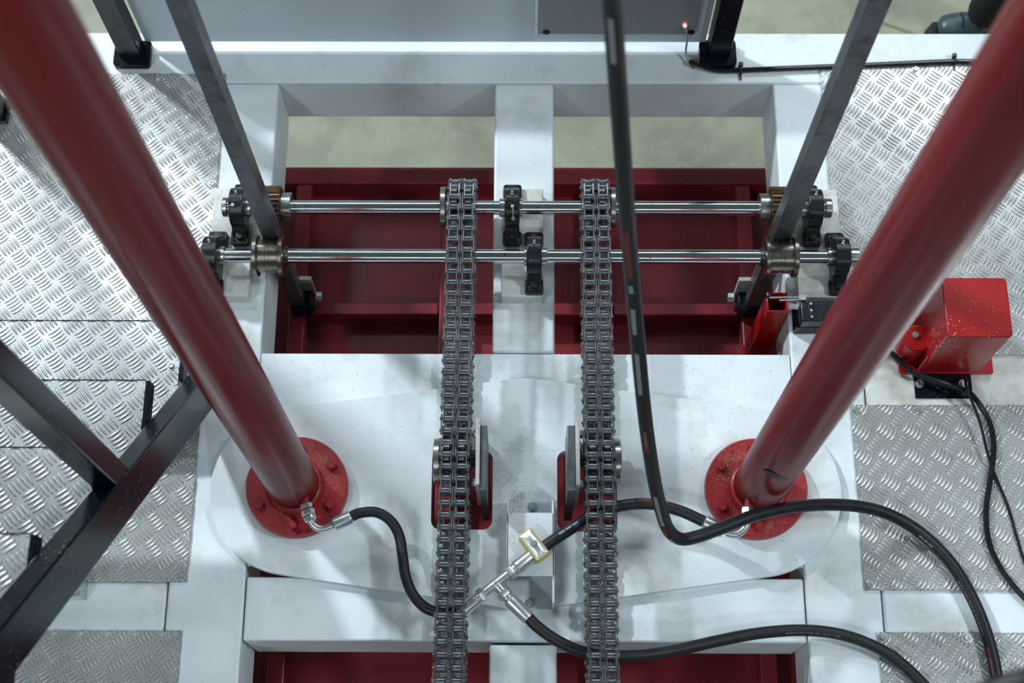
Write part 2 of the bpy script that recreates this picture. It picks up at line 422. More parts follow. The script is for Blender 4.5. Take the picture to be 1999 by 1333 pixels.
def checker(label, x0, x1, y0, y1, ph, bolts, z=0.0, t=.005, sw=0):
    th = thing('checker_plate', label, 'checker plate', ((x0+x1)/2, (y0+y1)/2, z), 0, 'aluminium checker plates on the frame')
    mb = MB().box(x0, x1, y0, y1, z, z+t); tread_bars(mb, x0, x1, y0, y1, z+t, ph=ph, sw=sw)
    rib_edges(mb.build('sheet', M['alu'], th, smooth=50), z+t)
    for px, py in bolts:
        q = P(px, py, z+t); plate_bolt((min(max(q.x, x0+.013), x1-.013), min(max(q.y, y0+.013), y1-.013), z+t+.0002), th)
    return th
checker('large checker plate behind the left red column, beside the left toothed rack', -1.85, -.884, 1.348, 2.214, (-1.0, 2.18), [(309, 147), (423, 359)])
checker('checker plate under the stair stringer, left of the left column flange', -1.85, -.876, .698, 1.172, (-.90, 1.14), [(357, 1126)])
checker('checker plate in the lower left corner, in front of the white outrigger beam', -1.85, -.878, -.1, .572, (-.93, .52), [(347, 1240)])
checker('large checker plate behind the right red column and red box', .880, 1.85, 1.333, 2.245, (.93, 2.20), [(1787, 136)], sw=1)
checker('checker plate under the red box cables, right of the right column flange', .892, 1.85, .684, 1.189, (.95, 1.15), [(1667, 798), (1787, 790), (1696, 1144), (1880, 1148)], sw=1)
checker('checker plate in the lower right corner, crossed by two hoses', .916, 1.85, -.1, .576, (.96, .53), [(1713, 1243), (1887, 1244)], sw=1)

# ------------------------------------------------------------------ shafts, bearings, sprockets
BH = .0585; SZ = PT+BH; YB, YF = 1.728, 1.581; PITCH = .03175; PR = PITCH/2/math.sin(PI/14)
XL, XR = -.170, .197
def gear(mb, x0, x1, y, z, r0, r1, n, ph=0.0, tip=.28, root=.42):
    poly = []
    for i in range(n):
        a = ph+2*PI*i/n; s = 2*PI/n
        for da, r in ((-root*s, r0), (-tip*s*.9, (r0*.45+r1*.55)), (-tip*s*.55, r1), (tip*s*.55, r1), (tip*s*.9, (r0*.45+r1*.55)), (root*s, r0)):
            poly.append((r*math.cos(a+da), r*math.sin(a+da)))
    return mb.prism(poly, (x0, y, z), (0, 1, 0), (0, 0, 1), (x1-x0, 0, 0))
def sprocket(xc, y, z, parent, hub, ph=None):
    mb = MB()
    for s in (-1, 1): gear(mb, xc+s*.0195-.008, xc+s*.0195+.008, y, z, PR-.0095, PR+.0075, 14, PI/2+PI/14, .16, .40)
    mb.cyl((xc-.03, y, z), (xc+.03, y, z), PR-.016, 32)
    o = mb.build('sprocket', M['plate_dark'], parent)
    hb = MB().cyl((hub[0], y, z), (hub[1], y, z), .058, 40, .002); hb.build('hub', M['steel'], o)
    return o
back = thing('drive_shaft', 'rear polished steel shaft with pinions and chain sprockets', 'shaft', (0, YB, SZ))
MB().cyl((-.834, YB, SZ), (.853, YB, SZ), .0198, 40, .001).build('shaft', M['chrome'], back)
sprocket(XL, YB, SZ, back, (-.229, -.213)); sprocket(XR, YB, SZ, back, (.241, .257))
for x0, x1, c0, c1 in ((-.722, -.672, -.672, -.643), (.685, .735, .656, .685)):
    o = gear(MB(), x0, x1, YB, SZ, .0515, .0605, 28, .05, .26, .40).build('pinion', M['pinion'], back)
    MB().cyl((c0, YB, SZ), (c1, YB, SZ), .041, 36, .002).build('pinion_hub', M['steel'], o)
for a, b in ((-.836, -.822), (.838, .856)): MB().cyl((a, YB, SZ), (b, YB, SZ), .0275, 32, .0015).build('end_collar', M['steel'], back)
front = thing('roller_shaft', 'front polished steel shaft with flanged backing rollers', 'shaft', (0, YF, SZ))
MB().cyl((-.884, YF, SZ), (.918, YF, SZ), .0198, 40, .001).build('shaft', M['chrome'], front)
for x0, x1 in ((-.739, -.656), (.662, .751)):
    mb = MB().lathe([(0, .055), (.0015, .0572), (.0115, .0572), (.013, .0555), (.0132, .0467), ((x1-x0)/2-.006, .0465), ((x1-x0)/2-.005, .0455), ((x1-x0)/2+.004, .0455), ((x1-x0)/2+.005, .0465), (x1-x0-.0132, .0467), (x1-x0-.013, .0555), (x1-x0-.0115, .0572), (x1-x0-.0015, .0572), (x1-x0, .055)], (x0, YF, SZ), (1, 0, 0), 48)
    o = mb.build('flanged_roller', M['roller_steel'], front)
    xi = x1 if x0 < 0 else x0; sg = 1 if x0 < 0 else -1
    MB().lathe([(0, .027), (.004, .026), (.011, .0225), (.012, .0199)], (xi, YF, SZ), (sg, 0, 0), 20).build('weld_bead', M['bolt_black'], o)
for a, b in ((-.888, -.879), (.896, .921)): MB().cyl((a, YF, SZ), (b, YF, SZ), .0265, 32, .0015).build('end_collar', M['steel'], front)

def pillow(label, x, y, side, nipple=True):
    t = thing('pillow_block_bearing', label, 'bearing', (x, y, PT), 0, 'black pillow block bearings')
    hw = .0200; R = .054; poly = [(-.088, 0), (.088, 0), (.092, .004), (.092, .014), (.088, .017), (.074, .0195)]
    for i in range(21):
        a = math.radians(-14+208*i/20); poly.append((R*math.cos(a), BH+R*math.sin(a)))
    poly += [(-.074, .0195), (-.088, .017), (-.092, .014), (-.092, .004)]
    mb = MB().prism(poly, (-hw, 0, 0), (0, 1, 0), (0, 0, 1), (2*hw, 0, 0))
    for s in (-1, 1):
        mb.prism(rrect(-.026, .026, min(s*.050, s*.093), max(s*.050, s*.093), .008, 4), (0, 0, 0), (1, 0, 0), (0, 1, 0), (0, 0, .0165))
    hs = mb.build('housing', M['cast'], t, .0025, 2, 40, local=True)
    o = MB().ring((-hw-.0006, 0, BH), (hw+.0006, 0, BH), .0262, .041, 36).build('bearing_insert', M['bolt_black'], t, local=True)
    MB().ring((-side*.027, 0, BH), (side*.036, 0, BH), .0199, .0260, 32, .001).build('locking_collar', M['steel'], t, local=True)
    for s in (-1, 1):
        bo = MB().lathe([(0, .0165), (.003, .0165)], (0, s*.071, .0166), (0, 0, 1), 20); bo.hexhead((0, s*.071, .0196), (0, 0, 1), .0125, .011, .3*s)
        bo.build('bolt', M['bolt_black'], t, local=True)
    if nipple:
        MB().lathe([(0, .004), (.003, .004), (.004, .0028), (.009, .0028), (.010, .0035), (.012, .002)], (0, .018, BH+.0505), (0, .35, 1), 12).build('grease_nipple', M['zinc'], t, local=True)
    return t
lb = pillow('black pillow block at the left end of the rear shaft', -.792, YB, 1)
pillow('black pillow block at the left end of the front shaft, beside the red column', -.855, YF, 1)
mid = pillow('black pillow block in the middle of the rear shaft, with a pale cap strap', -.030, YB, -1)
pillow('black pillow block in the middle of the front shaft, on the white center beam', .031, YF, 1)
pillow('black pillow block at the right end of the rear shaft', .807, YB, -1)
pillow('black pillow block at the right end of the front shaft, nearest the right red column', .870, YF, -1)
# pale plastic caps on straps hanging from the grease nipples
def nipple_cap(parent, pts, up):
    up = Vector(up); p = [Vector(q) for q in pts]; mb = MB()
    mb.lathe([(0, .0048), (.0015, .0052), (.004, .0045), (.0055, .002)], p[0]-up*.001, up, 16)
    mb.tube(crom(p, .003), .0011, 8)
    d = (p[-1]-p[-2]).normalized(); c = p[-1]+d*.0045
    mb.ring(c-up*.001, c+up*.0012, .0026, .0046, 16)
    return mb.build('nipple_cap', M['plate_rust'], parent, local=True)
rr = R_ = .0548
def on_housing(x, s): a = s/rr; return (x, -rr*math.sin(a), BH+rr*math.cos(a))
nipple_cap(mid, [on_housing(.001, .020), on_housing(.003, .030), on_housing(.003, .042), on_housing(.003, .050)], (0, -.6, .8))
nipple_cap(lb, [(-.006, -.018, BH+.0535), (-.020, -.019, BH+.050), (-.032, -.019, BH+.046)], (0, -.3, .95))

# ------------------------------------------------------------------ duplex roller chains
def link_plate(mb, x, th, r, waist):
    h = PITCH/2; poly = []
    for i in range(9): a = math.radians(-62+124*i/8); poly.append((h+r*math.cos(a), r*math.sin(a)))
    poly += [(0, waist)]
    for i in range(9): a = math.radians(118+124*i/8); poly.append((-h+r*math.cos(a), r*math.sin(a)))
    poly += [(0, -waist)]
    mb.prism(poly, (x-th/2, 0, 0), (0, 1, 0), (0, 0, 1), (th, 0, 0))
XS = .0195
def link_mesh(inner):
    mb = MB(); h = PITCH/2
    if inner:
        for s in (-1, 1):
            for q in (-1, 1): link_plate(mb, s*XS+q*.0118, .0031, .0130, .0100)
            for y in (-h, h): mb.cyl((s*XS-.0101, y, 0), (s*XS+.0101, y, 0), .0096, 16, .0006)
    else:
        for x in (-.0358, .0358): link_plate(mb, x, .0031, .0122, .0092)
        for x in (-.0031, .0031): link_plate(mb, x, .0030, .0122, .0092)
        for y in (-h, h): mb.cyl((-.0405, y, 0), (.0405, y, 0), .0048, 10, .0008)
    return mb
li = link_mesh(True).build('inner_link', M['chain'], None, local=True); lo_ = link_mesh(False).build('outer_link', M['chain'], None, local=True)
MI, MO = li.data, lo_.data
bpy.data.objects.remove(li); bpy.data.objects.remove(lo_)
# rollers darker and smoother than the plates
MI.materials.append(M['roller'])
for p in MI.polygons:
    c = p.center
    if abs(abs(abs(c.x)-XS)) < .0100 and (abs(c.y) < .0262) and abs(c.z) < .0099 and len(p.vertices) == 4 and abs(p.normal.x) < .9 and abs(abs(c.x)-XS) < .0100:
        p.material_index = 1
YE = YB-47*PITCH
def pin(k):
    k = k % 108
    if k <= 47: return (YE+PITCH*k, SZ+PR)
    if k <= 54: a = PI/2-(k-47)*2*PI/14; return (YB+PR*math.cos(a), SZ+PR*math.sin(a))
    if k <= 101: return (YB-PITCH*(k-54), SZ-PR)
    a = -PI/2-(k-101)*2*PI/14; return (YE+PR*math.cos(a), SZ+PR*math.sin(a))
def chain(label, x, yaw):
    t = thing('roller_chain', label, 'chain', (x, YE, SZ), yaw, 'duplex roller chains')
    rest = MB()
    for k in range(108):
        a, b = pin(k), pin(k+1); c = ((a[0]+b[0])/2-YE, (a[1]+b[1])/2-SZ); ang = math.atan2(b[1]-a[1], b[0]-a[0])
        me = MI if k % 2 else MO
        if k < 61:
            o = bpy.data.objects.new('inner_link' if k % 2 else 'outer_link', me); COL.objects.link(o); o.parent = t
            o.location = (random.uniform(-.0006, .0006), c[0], c[1]); o.rotation_euler = (ang, 0, 0)
        else:
            ca, sa = math.cos(ang), math.sin(ang)
            rest.add([(v.co.x, c[0]+v.co.y*ca-v.co.z*sa, c[1]+v.co.y*sa+v.co.z*ca) for v in me.vertices], [tuple(p.vertices) for p in me.polygons])
    r = rest.build('return_run', M['chain'], t, local=True); r['kind'] = 'stuff'; r['label'] = 'lower return run of the chain'
    return t
chain('left dusty duplex roller chain over its sprocket', XL-.0095, -.0075)
chain('right dusty duplex roller chain over its sprocket, beside the hanging hose', XR+.002, -.0005)

# idler wheels on plates in the slots
def idler(label, xc, sg, thin, thick, hub):
    Y = 1.001
    t = thing('chain_idler', label, 'idler wheel', (xc, Y, -.12), 0, 'chain idlers in the deck slots')
    o = sprocket(xc, Y, SZ, t, hub)
    MB().box(thin[0], thin[1], .912, 1.088, -.02, .205).build('thin_plate', M['plate_rust'], t, .0015)
    MB().box(thick[0], thick[1], .899, 1.071, -.14, .198).build('thick_plate', M['plate_dark'], t, .0015)
    xe = thin[0] if sg > 0 else thin[1]
    MB().cyl((xc+sg*.03, Y, SZ), (xe, Y, SZ), .017, 24).build('axle', M['bolt_black'], t)
    for y, z in ((Y+.06, .15), (Y-.07, .15)):
        b = MB(); b.hexhead((xe, y, z), (-sg, 0, 0), .011, .010, .2); b.build('bolt', M['zinc'], t)
idler('steel idler wheel and upright plates under the left chain', XL-.0065, 1, (-.119, -.108), (-.1075, -.0905), (-.231, -.214))
idler('steel idler wheel and upright plates under the right chain', XR+.0025, -1, (.136, .147), (.1145, .1355), (.238, .256))

# ------------------------------------------------------------------ racks
def rack(label, x0, x1, sg):
    y0 = YF+.0467; y1 = y0+.0395; z0, z1 = -.46, 2.3; pit = PI*.004
    t = thing('toothed_rack', label, 'toothed rack', ((x0+x1)/2, (y0+y1)/2, z0), 0, 'vertical toothed racks')
    mb = MB().box(x0, x1, y0, y1, z0, z1)
    n = int((z1+.3)/pit)
    zc = SZ-.05
    for i in range(-30, n):
        z = SZ+.0045+pit*i
        if z > z1-.01 or z < z0+.02: continue
        mb.hexa([(x0, y1-.0005, z-.0050), (x1, y1-.0005, z-.0050), (x1, y1-.0005, z+.0050), (x0, y1-.0005, z+.0050)][::-1],
                [(x0, y1+.0085, z-.0021), (x1, y1+.0085, z-.0021), (x1, y1+.0085, z+.0021), (x0, y1+.0085, z+.0021)][::-1])
    mb.build('rack_bar', M['rack'], t, .0008, 1)
    xi, xo = (x1, x0) if sg > 0 else (x0, x1)
    yc = y1+.012
    zt_, zb_ = PYP(600, 546, yc).z, PYP(600, 581, yc).z
    MB().box(min(xo-sg*.010, xi+sg*.030), max(xo-sg*.010, xi+sg*.030), yc, yc+.012, zb_, zt_).build('clamp_plate', M['plate_rust'], t, .001)
    b = MB(); a0 = xi+sg*.0305; zc = zb_+.028
    b.lathe([(0, .017), (.004, .017)], (a0, yc-.008, zc), (sg, 0, 0), 18); b.hexhead((a0+sg*.004, yc-.008, zc), (sg, 0, 0), .016, .014); b.build('bolt', M['zinc'], t)
    MB().box(min(xo, xi+sg*.022), max(xo, xi+sg*.022), y0-.012, y1+.01, -.449, -.385).build('foot_bracket', M['black'], t, .003)
    b = MB(); b.hexhead((xi+sg*.022, y0+.01, -.415), (sg, 0, 0), .015, .012); b.build('bolt', M['bolt_black'], t)
rack('left dark steel toothed rack rising between pinion and roller', -.7175, -.6745, 1)
rack('right dark steel toothed rack rising between pinion and roller', .6870, .7350, -1)

# ------------------------------------------------------------------ red hydraulic columns
def column(label, x, y, r, sg, smear):
    t = thing('hydraulic_column', label, 'hydraulic column', (x, y, BT), 0, 'red hydraulic columns')
    MB().lathe([(0, r), (.012, r+.001), (.016, r), (3.3, r)], (x, y, BT+.036), (.0075 if sg > 0 else 0, 0, 1), 96).build('barrel', M['red'], t)
    f = MB().lathe([(0, .131), (.002, .1345), (.031, .1345), (.036, .131)], (x-sg*.004, y, BT+.0005), (0, 0, 1), 96).build('flange', M['red_flange'], t)
    MB().lathe([(0, r+.012), (.005, r+.012), (.011, r+.009), (.015, r+.003), (.017, r-.002)], (x, y, BT+.036), (0, 0, 1), 64).build('weld_collar', M['red_flange'], f)
    for k in range(6):
        a = math.radians(30+60*k); b = MB(); q = (x-sg*.004+.106*math.cos(a), y+.106*math.sin(a), BT+.0364)
        b.lathe([(0, .0145), (.003, .0145)], q, (0, 0, 1), 20); b.hexhead((q[0], q[1], q[2]+.003), (0, 0, 1), .0125, .014, a); b.build('bolt', M['red_flange'], f)
    if smear:
        vs = []; fs = []
        for i in range(13):
            a = math.radians(225+5.0*i); hh = .016*math.sin(PI*i/12)**.5+.001
            for dz in (-hh, hh): vs.append((x+(r+.0006)*math.cos(a), y+(r+.0006)*math.sin(a), BT+.395+dz+.012*math.sin(i*.45)))
        for i in range(12): fs.append((2*i, 2*i+2, 2*i+3, 2*i+1))
        mk('dark_smear', vs, fs, M['smear'], t)
    return t
RCOL = .066
colL = column('left red hydraulic column on a round bolted flange', -.600, .945, RCOL, -1, False)
colR = column('right red hydraulic column on a round bolted flange, marked with a dark smear', .621, .945, RCOL+.002, 1, True)

# ------------------------------------------------------------------ hoses
def ferrule(name, a, d, r, h, parent):
    mb = MB().lathe([(0, r*.78), (.002, r*.9), (.004, r), (h-.004, r), (h-.001, r*.95), (h, r*.85)], a, d, 28)
    return mb.build(name, M['zinc'], parent)
def nut(a, d, r, h, parent, name='nut'):
    mb = MB(); mb.hexhead(a, d, r, h, .3); return mb.build(name, M['zinc'], parent)
def hose(name, label, pts, r, group='black hydraulic hoses'):
    pl = crom(pts, .006); z = min(p.z for p in pl)
    t = thing(name, label, 'hose', tuple(pl[0].lerp(pl[-1], .5))[:2]+(z-r,), 0, group)
    MB().tube(pl, r, 20).build('hose_body', M['rubber'], t, smooth=60)
    return t, pl
def words(t, pl, r, s0, body, size, side, flip=1, mat='print_white'):
    vs, fs = text_mesh(body, size); mk('printed_text', on_tube(pl, r+.0006, s0, vs, side, flip), fs, M[mat], t)
def band(t, pl, r, s0, s1, v0, v1, mat, side):
    vs, fs = strip(s0, s1, v0, v1); mk('printed_band', on_tube(pl, r, 0, vs, side), fs, M[mat], t)
# left hose: elbow on the left column to the tee
z0 = .125
e = [P(594, 968, z0), P(597, 984, z0), P(600, 998, z0), P(604, 1012, z0), P(611, 1024, z0-.004), P(621, 1031, z0-.006), P(634, 1031, z0-.006), P(650, 1025, z0-.004)]
hp = [P(686, 1008, .120), P(704, 1001, .118), P(735, 1000, .112), P(762, 1016, .105), P(779, 1045, .10), P(786, 1085, .105), P(792, 1125, .107), P(806, 1160, .11), P(832, 1187, .114), P(868, 1197, .118), P(892, 1191, .1205)]
tL, plL = hose('hydraulic_hose', 'short black hose from the left column elbow under the left chain', hp, .0138)
MB().tube(crom(e[3:], .004), .0095, 18).build('elbow_pipe', M['zinc'], tL)
MB().tube(crom([P(592, 958, z0), e[0], e[1]], .004), .0095, 18).build('red_port', M['red_flange'], colL)
ferrule('ferrule', P(650, 1025, .121), P(690, 1007, .120)-P(650, 1025, .121), .0175, .050, tL)
nut(e[1], e[2]-e[1], .0155, .011, tL); nut(P(600, 996, z0), P(605, 1013, z0)-P(600, 996, z0), .0175, .014, tL)
MB().lathe([(0, .0165), (.009, .0165), (.012, .013), (.014, .0115)], P(604, 1008, z0), P(611, 1024, z0)-P(604, 1008, z0), 24).build('swivel_sleeve', M['zinc'], tL)
# tee fitting
TZ = .1205
tee = thing('tee_fitting', 'zinc tee fitting joining three hoses beside the left chain', 'pipe fitting', tuple(P(970, 1141, TZ-.02)))
A, B_, C_ = P(940, 1163, TZ), P(1002, 1113, TZ), P(988, 1163, TZ)
cT = P(968, 1140, TZ)
tb = MB().cyl(P(944, 1158, TZ), P(996, 1118, TZ), .0135, 24, .001).cyl(cT, P(984, 1158, TZ), .0135, 24, .001)
tb.build('tee_body', M['zinc'], tee)
ax = (B_-A).normalized(); br = (C_-cT).normalized()
def dia(p, s): return Vector(p)
mb = MB(); cc = cT+Vector((0, 0, .0134))
mb.add([cc+ax*.010-Vector((0, 0, .0002)), cc+br*.006, cc-ax*.010, cc-br*.006, cc+ax*.007, cc+br*.004, cc-ax*.007, cc-br*.004], [(0, 1, 5, 4), (1, 2, 6, 5), (2, 3, 7, 6), (3, 0, 4, 7)])
mb.build('diamond_mark', M['plate_rust'], tee, smooth=0)
for p0, d0 in ((P(946, 1157, TZ), -ax), (P(992, 1121, TZ), ax), (P(981, 1155, TZ), br)):
    nut(p0, d0, .0195, .017, tee)
    MB().cyl(p0+d0*.017, p0+d0*.024, .0150, 24, .001).build('sleeve', M['zinc'], tee)
# ferrule of the left hose at the tee
p0 = P(946, 1157, TZ)-ax*.024
ferrule('ferrule', p0, -ax, .0175, .052, tL)
# tee to right column
hp = [P(1040, 1084, TZ), P(1075, 1058, TZ), P(1110, 1035, .119), P(1150, 1010, .116), P(1190, 993, .113), P(1235, 984, .112), P(1280, 985, .113), P(1330, 998, .115), P(1376, 1019, .12)]
tR, plR = hose('hydraulic_hose', 'black hose from the tee through the yellow clamp to the right column elbow', hp, .0150)
p0 = P(992, 1121, TZ)+ax*.024
ferrule('ferrule', p0, ax, .0185, .056, tR)
d1 = P(1420, 1041, .122)-P(1374, 1018, .12)
ferrule('ferrule', P(1374, 1018, .12), d1, .0185, .056, tR)
e2 = [P(1418, 1040, .122), P(1434, 1043, .122), P(1449, 1036, .123), P(1458, 1021, .125), P(1459, 1004, .126)]
MB().tube(crom(e2, .004), .0100, 18).build('elbow_pipe', M['zinc'], tR)
nut(P(1459, 1010, .126), P(1459, 992, .126)-P(1459, 1010, .126), .0175, .026, tR)
MB().tube(crom([P(1459, 992, .126), P(1462, 975, .126), P(1466, 958, .126)], .004), .0100, 18).build('red_port', M['red_flange'], colR)
def arclen(pl, px, py):
    """distance along a hose of its point nearest a place of the photograph"""
    best = None; s = 0
    for i, p in enumerate(pl):
        if i: s += (p-pl[i-1]).length
        q = RC.transposed() @ (p-CP); u, v = 999.5-FPX*q.x/q.z, 666.5+FPX*q.y/q.z
        d = (u-px)**2+(v-py)**2
        if best is None or d < best[0]: best = (d, s)
    return best[1]
s = arclen(plR, 1088, 1045)
for k in range(3): band(tR, plR, .0150, s+k*.021, s+k*.021+.017, -.0025, .0025, 'print_white', .40)
words(tR, plR, .0150, arclen(plR, 1238, 984), 'TS EN 853', .0075, .75, -1)
s = arclen(plR, 1248, 984); band(tR, plR, .0150, s, s+.075, -.003, .003, 'print_red', .80)
# tee to lower right
hp = [P(1032, 1206, .117), P(1050, 1224, .115), P(1085, 1249, .110), P(1130, 1270, .105), P(1180, 1280, .10), P(1250, 1279, .085), P(1320, 1269, .068), P(1400, 1251, .055), P(1480, 1236, .045), P(1560, 1230, .04), P(1630, 1236, .035), P(1690, 1254, .03), P(1740, 1280, .025), P(1785, 1318, .0235), P(1820, 1360, .0235), P(1850, 1420, .0235)]
tD, plD = hose('hydraulic_hose', 'black hose from the tee sweeping across the front beam to the lower right', hp, .0150)
p0 = P(981, 1155, TZ)+br*.024; pd = P(1034, 1208, .117)
ferrule('ferrule', p0, pd-p0, .0185, .070, tD)
words(tD, plD, .0150, arclen(plD, 1640, 1238), '4SH 32 (1 1/4") 853  10/32  Made in Turkey  EN 856 4SP', .0062, -.2, -1)
# large hanging hose
hp = [P(1182, -260, 2.25), P(1190, -60, 1.98), P(1200, 80, 1.80), P(1210, 220, 1.62), P(1221, 380, 1.40), P(1234, 540, 1.16), P(1247, 690, .94), P(1260, 820, .74), P(1276, 930, .56), P(1292, 1000, .43), P(1307, 1037, .36), P(1330, 1052, .32), P(1362, 1047, .30), P(1410, 1030, .275), P(1470, 1007, .245), P(1540, 991, .20), P(1610, 985, .15), P(1680, 989, .105), P(1740, 1006, .07), P(1800, 1042, .042), P(1855, 1097, .03), P(1895, 1162, .027), P(1922, 1225, .025), P(1940, 1290, .0245), P(1949, 1350, .0245), P(1950, 1430, .0245)]
tB, plB = hose('hydraulic_hose', 'large black hose hanging from above and looping over the right flange to the lower right', hp, .0160)
s = arclen(plB, 1936, 1262); e_ = arclen(plB, 1948, 1322); band(tB, plB, .0160, s, e_, -.0035, .0035, 'print_red', -.75)
words(tB, plB, .0160, s+.075, 'FORCESTREAM', .0072, -.62, -1)
words(tB, plB, .0160, arclen(plB, 1932, 1240), 'TS EN 853 2SN DN 25  WP 165 BAR / 2400 PSI  TS EN 853', .0062, -.70, -1)
s = arclen(plB, 1793, 1040)
for k in range(3): band(tB, plB, .0160, s+k*.017, s+k*.017+.014, -.002, .002, 'print_white', -.70)
for (xa, ya, xb, yb, mt) in ((1240, 440, 1246, 530, 'print_red'), (1266, 832, 1272, 872, 'print_red'), (1290, 1024, 1298, 1040, 'print_red'), (1212, 20, 1216, 110, 'print_white'), (1249, 545, 1250, 560, 'print_white'), (1253, 590, 1258, 640, 'print_white'), (1262, 680, 1268, 760, 'print_white'), (1284, 960, 1290, 1020, 'print_white'), (1303, 1046, 1330, 1056, 'print_white')):
    band(tB, plB, .0160, arclen(plB, xa, ya), arclen(plB, xb, yb), -.0045, .0045, mt, -.25)
words(tB, plB, .0160, arclen(plB, 1266, 832), 'FORCESTREAM', .007, -.4, 1)
# hose close to the lens, lower right corner
hp = [P(1820, 1480, 2.15), P(1870, 1400, 2.15), P(1930, 1359, 2.16), P(2000, 1334, 2.18), P(2100, 1322, 2.2), P(2250, 1336, 2.25)]
tN, plN = hose('hydraulic_hose', 'black hose crossing the very lower right corner, nearest the viewer', hp, .016)

# ------------------------------------------------------------------ support tube and hose clamp
sup = thing('support_tube', 'short white rectangular tube bolted to the base plate under the yellow hose clamp', 'support bracket', (.021, .77, BT))
x0, x1, y0, y1, zt, w = -.040, .083, .628, .910, BT+.078, .006
mb = MB().box(x0, x1, y0, y1, BT, BT+w)
for a in (x0, x1-w): mb.hexa([(a, y0, BT), (a+w, y0, BT), (a+w, y1, BT), (a, y1, BT)], [(a, y0+.004, zt), (a+w, y0+.004, zt), (a+w, y1-.012, zt), (a, y1-.012, zt)])
mb.box(x0, x1, y0+.072, y1-.045, zt-w, zt)
mb.build('tube_body', M['tube_grey'], sup, .002)
for px, py in ((1040, 990), (1035, 1177)):
    q = P(px, py, BT+w); b = MB().lathe([(0, .0125), (.002, .0125)], (q.x, q.y, BT+w+.0003), (0, 0, 1), 20); b.hexhead((q.x, q.y, BT+w+.002), (0, 0, 1), .0085, .008, .2); b.build('bolt', M['zinc'], sup)
cl = P(1042, 1066, TZ); dz = math.atan2((plR[8]-plR[2]).y, (plR[8]-plR[2]).x)
clamp = thing('hose_clamp', 'yellow plastic hose clamp with a steel cover plate on the white support tube', 'hose clamp', (cl.x, cl.y, zt), dz)
q = MB().prism(rrect(-.020, .020, -.040, .040, .005, 4), (0, 0, 0), (1, 0, 0), (0, 1, 0), (0, 0, .042)); q.build('clamp_body', M['yellow'], clamp, .001, local=True)
MB().hexa([(-.0185, -.0385, .0422), (.0185, -.0385, .0422), (.0185, .0385, .0422), (-.0185, .0385, .0422)], [(-.006, -.024, .050), (.006, -.024, .050), (.006, .024, .050), (-.006, .024, .050)]).build('cover_plate', M['stainless'], clamp, .001, local=True)
b = MB(); b.lathe([(0, .0095), (.0015, .0095)], (0, 0, .0502), (0, 0, 1), 20); b.hexhead((0, 0, .0517), (0, 0, 1), .0080, .007); b.build('bolt', M['zinc'], clamp, local=True)

# ------------------------------------------------------------------ red switch box on the right
bx = thing('red_box', 'glossy red steel box on a base plate, behind the right column', 'box', (1.18, 1.38, 0))
MB().prism(rrect(1.084, 1.252, 1.279, 1.443, .012, 5), (0, 0, .0205), (1, 0, 0), (0, 1, 0), (0, 0, .278)).build('box_body', M['red_box'], bx, .004)
MB().box(1.030, 1.286, 1.277, 1.46, .0056, .020).build('base_plate', M['red_box'], bx, .0015)
MB().lathe([(0, .038), (.085, .038), (.09, .034)], (1.062, 1.345, .0205), (0, 0, 1), 32).build('side_boss', M['red_box'], bx)
wb = MB()
for i in range(9):
    p = Vector((1.082, 1.284+i*.0003, .03+i*.011)); wb.lathe([(-.006, .001), (-.003, .0045), (.003, .0045), (.006, .001)], p, (0, 0, 1), 10)
wb.build('weld_bead', M['red_box'], bx)
b = MB(); q = P(1764, 642, .11); b.hexhead((1.056, 1.352, .111), (0, 0, 1), .010, .008); b.build('bolt', M['zinc'], bx)
MB().box(1.072, 1.228, 1.209, 1.285, .0002, .0052).build('foot_plate', M['black'], bx, .001)
for x in (1.085, 1.205): plate_bolt((x, 1.250, .0055), bx)
# cables from the red box
cpt = [P(1690, 652, .03), P(1737, 686, .03), P(1777, 723, .035), P(1823, 742, .05), P(1881, 761, .045), P(1906, 781, .035), P(1932, 825, .020), P(1940, 874, .016), P(1933, 936, .016), P(1925, 997, .016), P(1930, 1055, .016), P(1950, 1103, .016), P(1980, 1145, .016), P(2010, 1176, .016), P(2060, 1215, .016), P(2140, 1260, .016)]
cpl = crom(cpt, .0022)
cb = thing('corrugated_conduit', 'black corrugated conduit from the red box across the checker plate', 'conduit', (cpl[200].x, cpl[200].y, .006))
MB().tube(cpl, lambda i: .0085 if i % 2 else .0066, 10).build('conduit_body', M['conduit'], cb, smooth=20)
q = P(1884, 763, .04)
zt_ = MB().ring(P(1881, 762, .045), P(1886, 765, .044), .010, .0125, 20); zt_.box(q.x-.005, q.x+.005, q.y-.004, q.y+.004, .050, .060); zt_.build('cable_tie', M['conduit'], cb)
thin = [P(1884, 737, .03), P(1886, 750, .052), P(1888, 764, .060), P(1896, 780, .055), P(1914, 828, .040), P(1928, 885, .030), P(1946, 936, .012), P(1968, 990, .010), P(1984, 1045, .010), P(1998, 1090, .010), P(2020, 1140, .010), P(2060, 1190, .010), P(2140, 1235, .010)]
tpl = crom(thin, .005)
tag(MB().tube(tpl, .0038, 10).build('thin_cable', M['conduit']), 'thin black cable from under the red box running beside the conduit', 'cable')

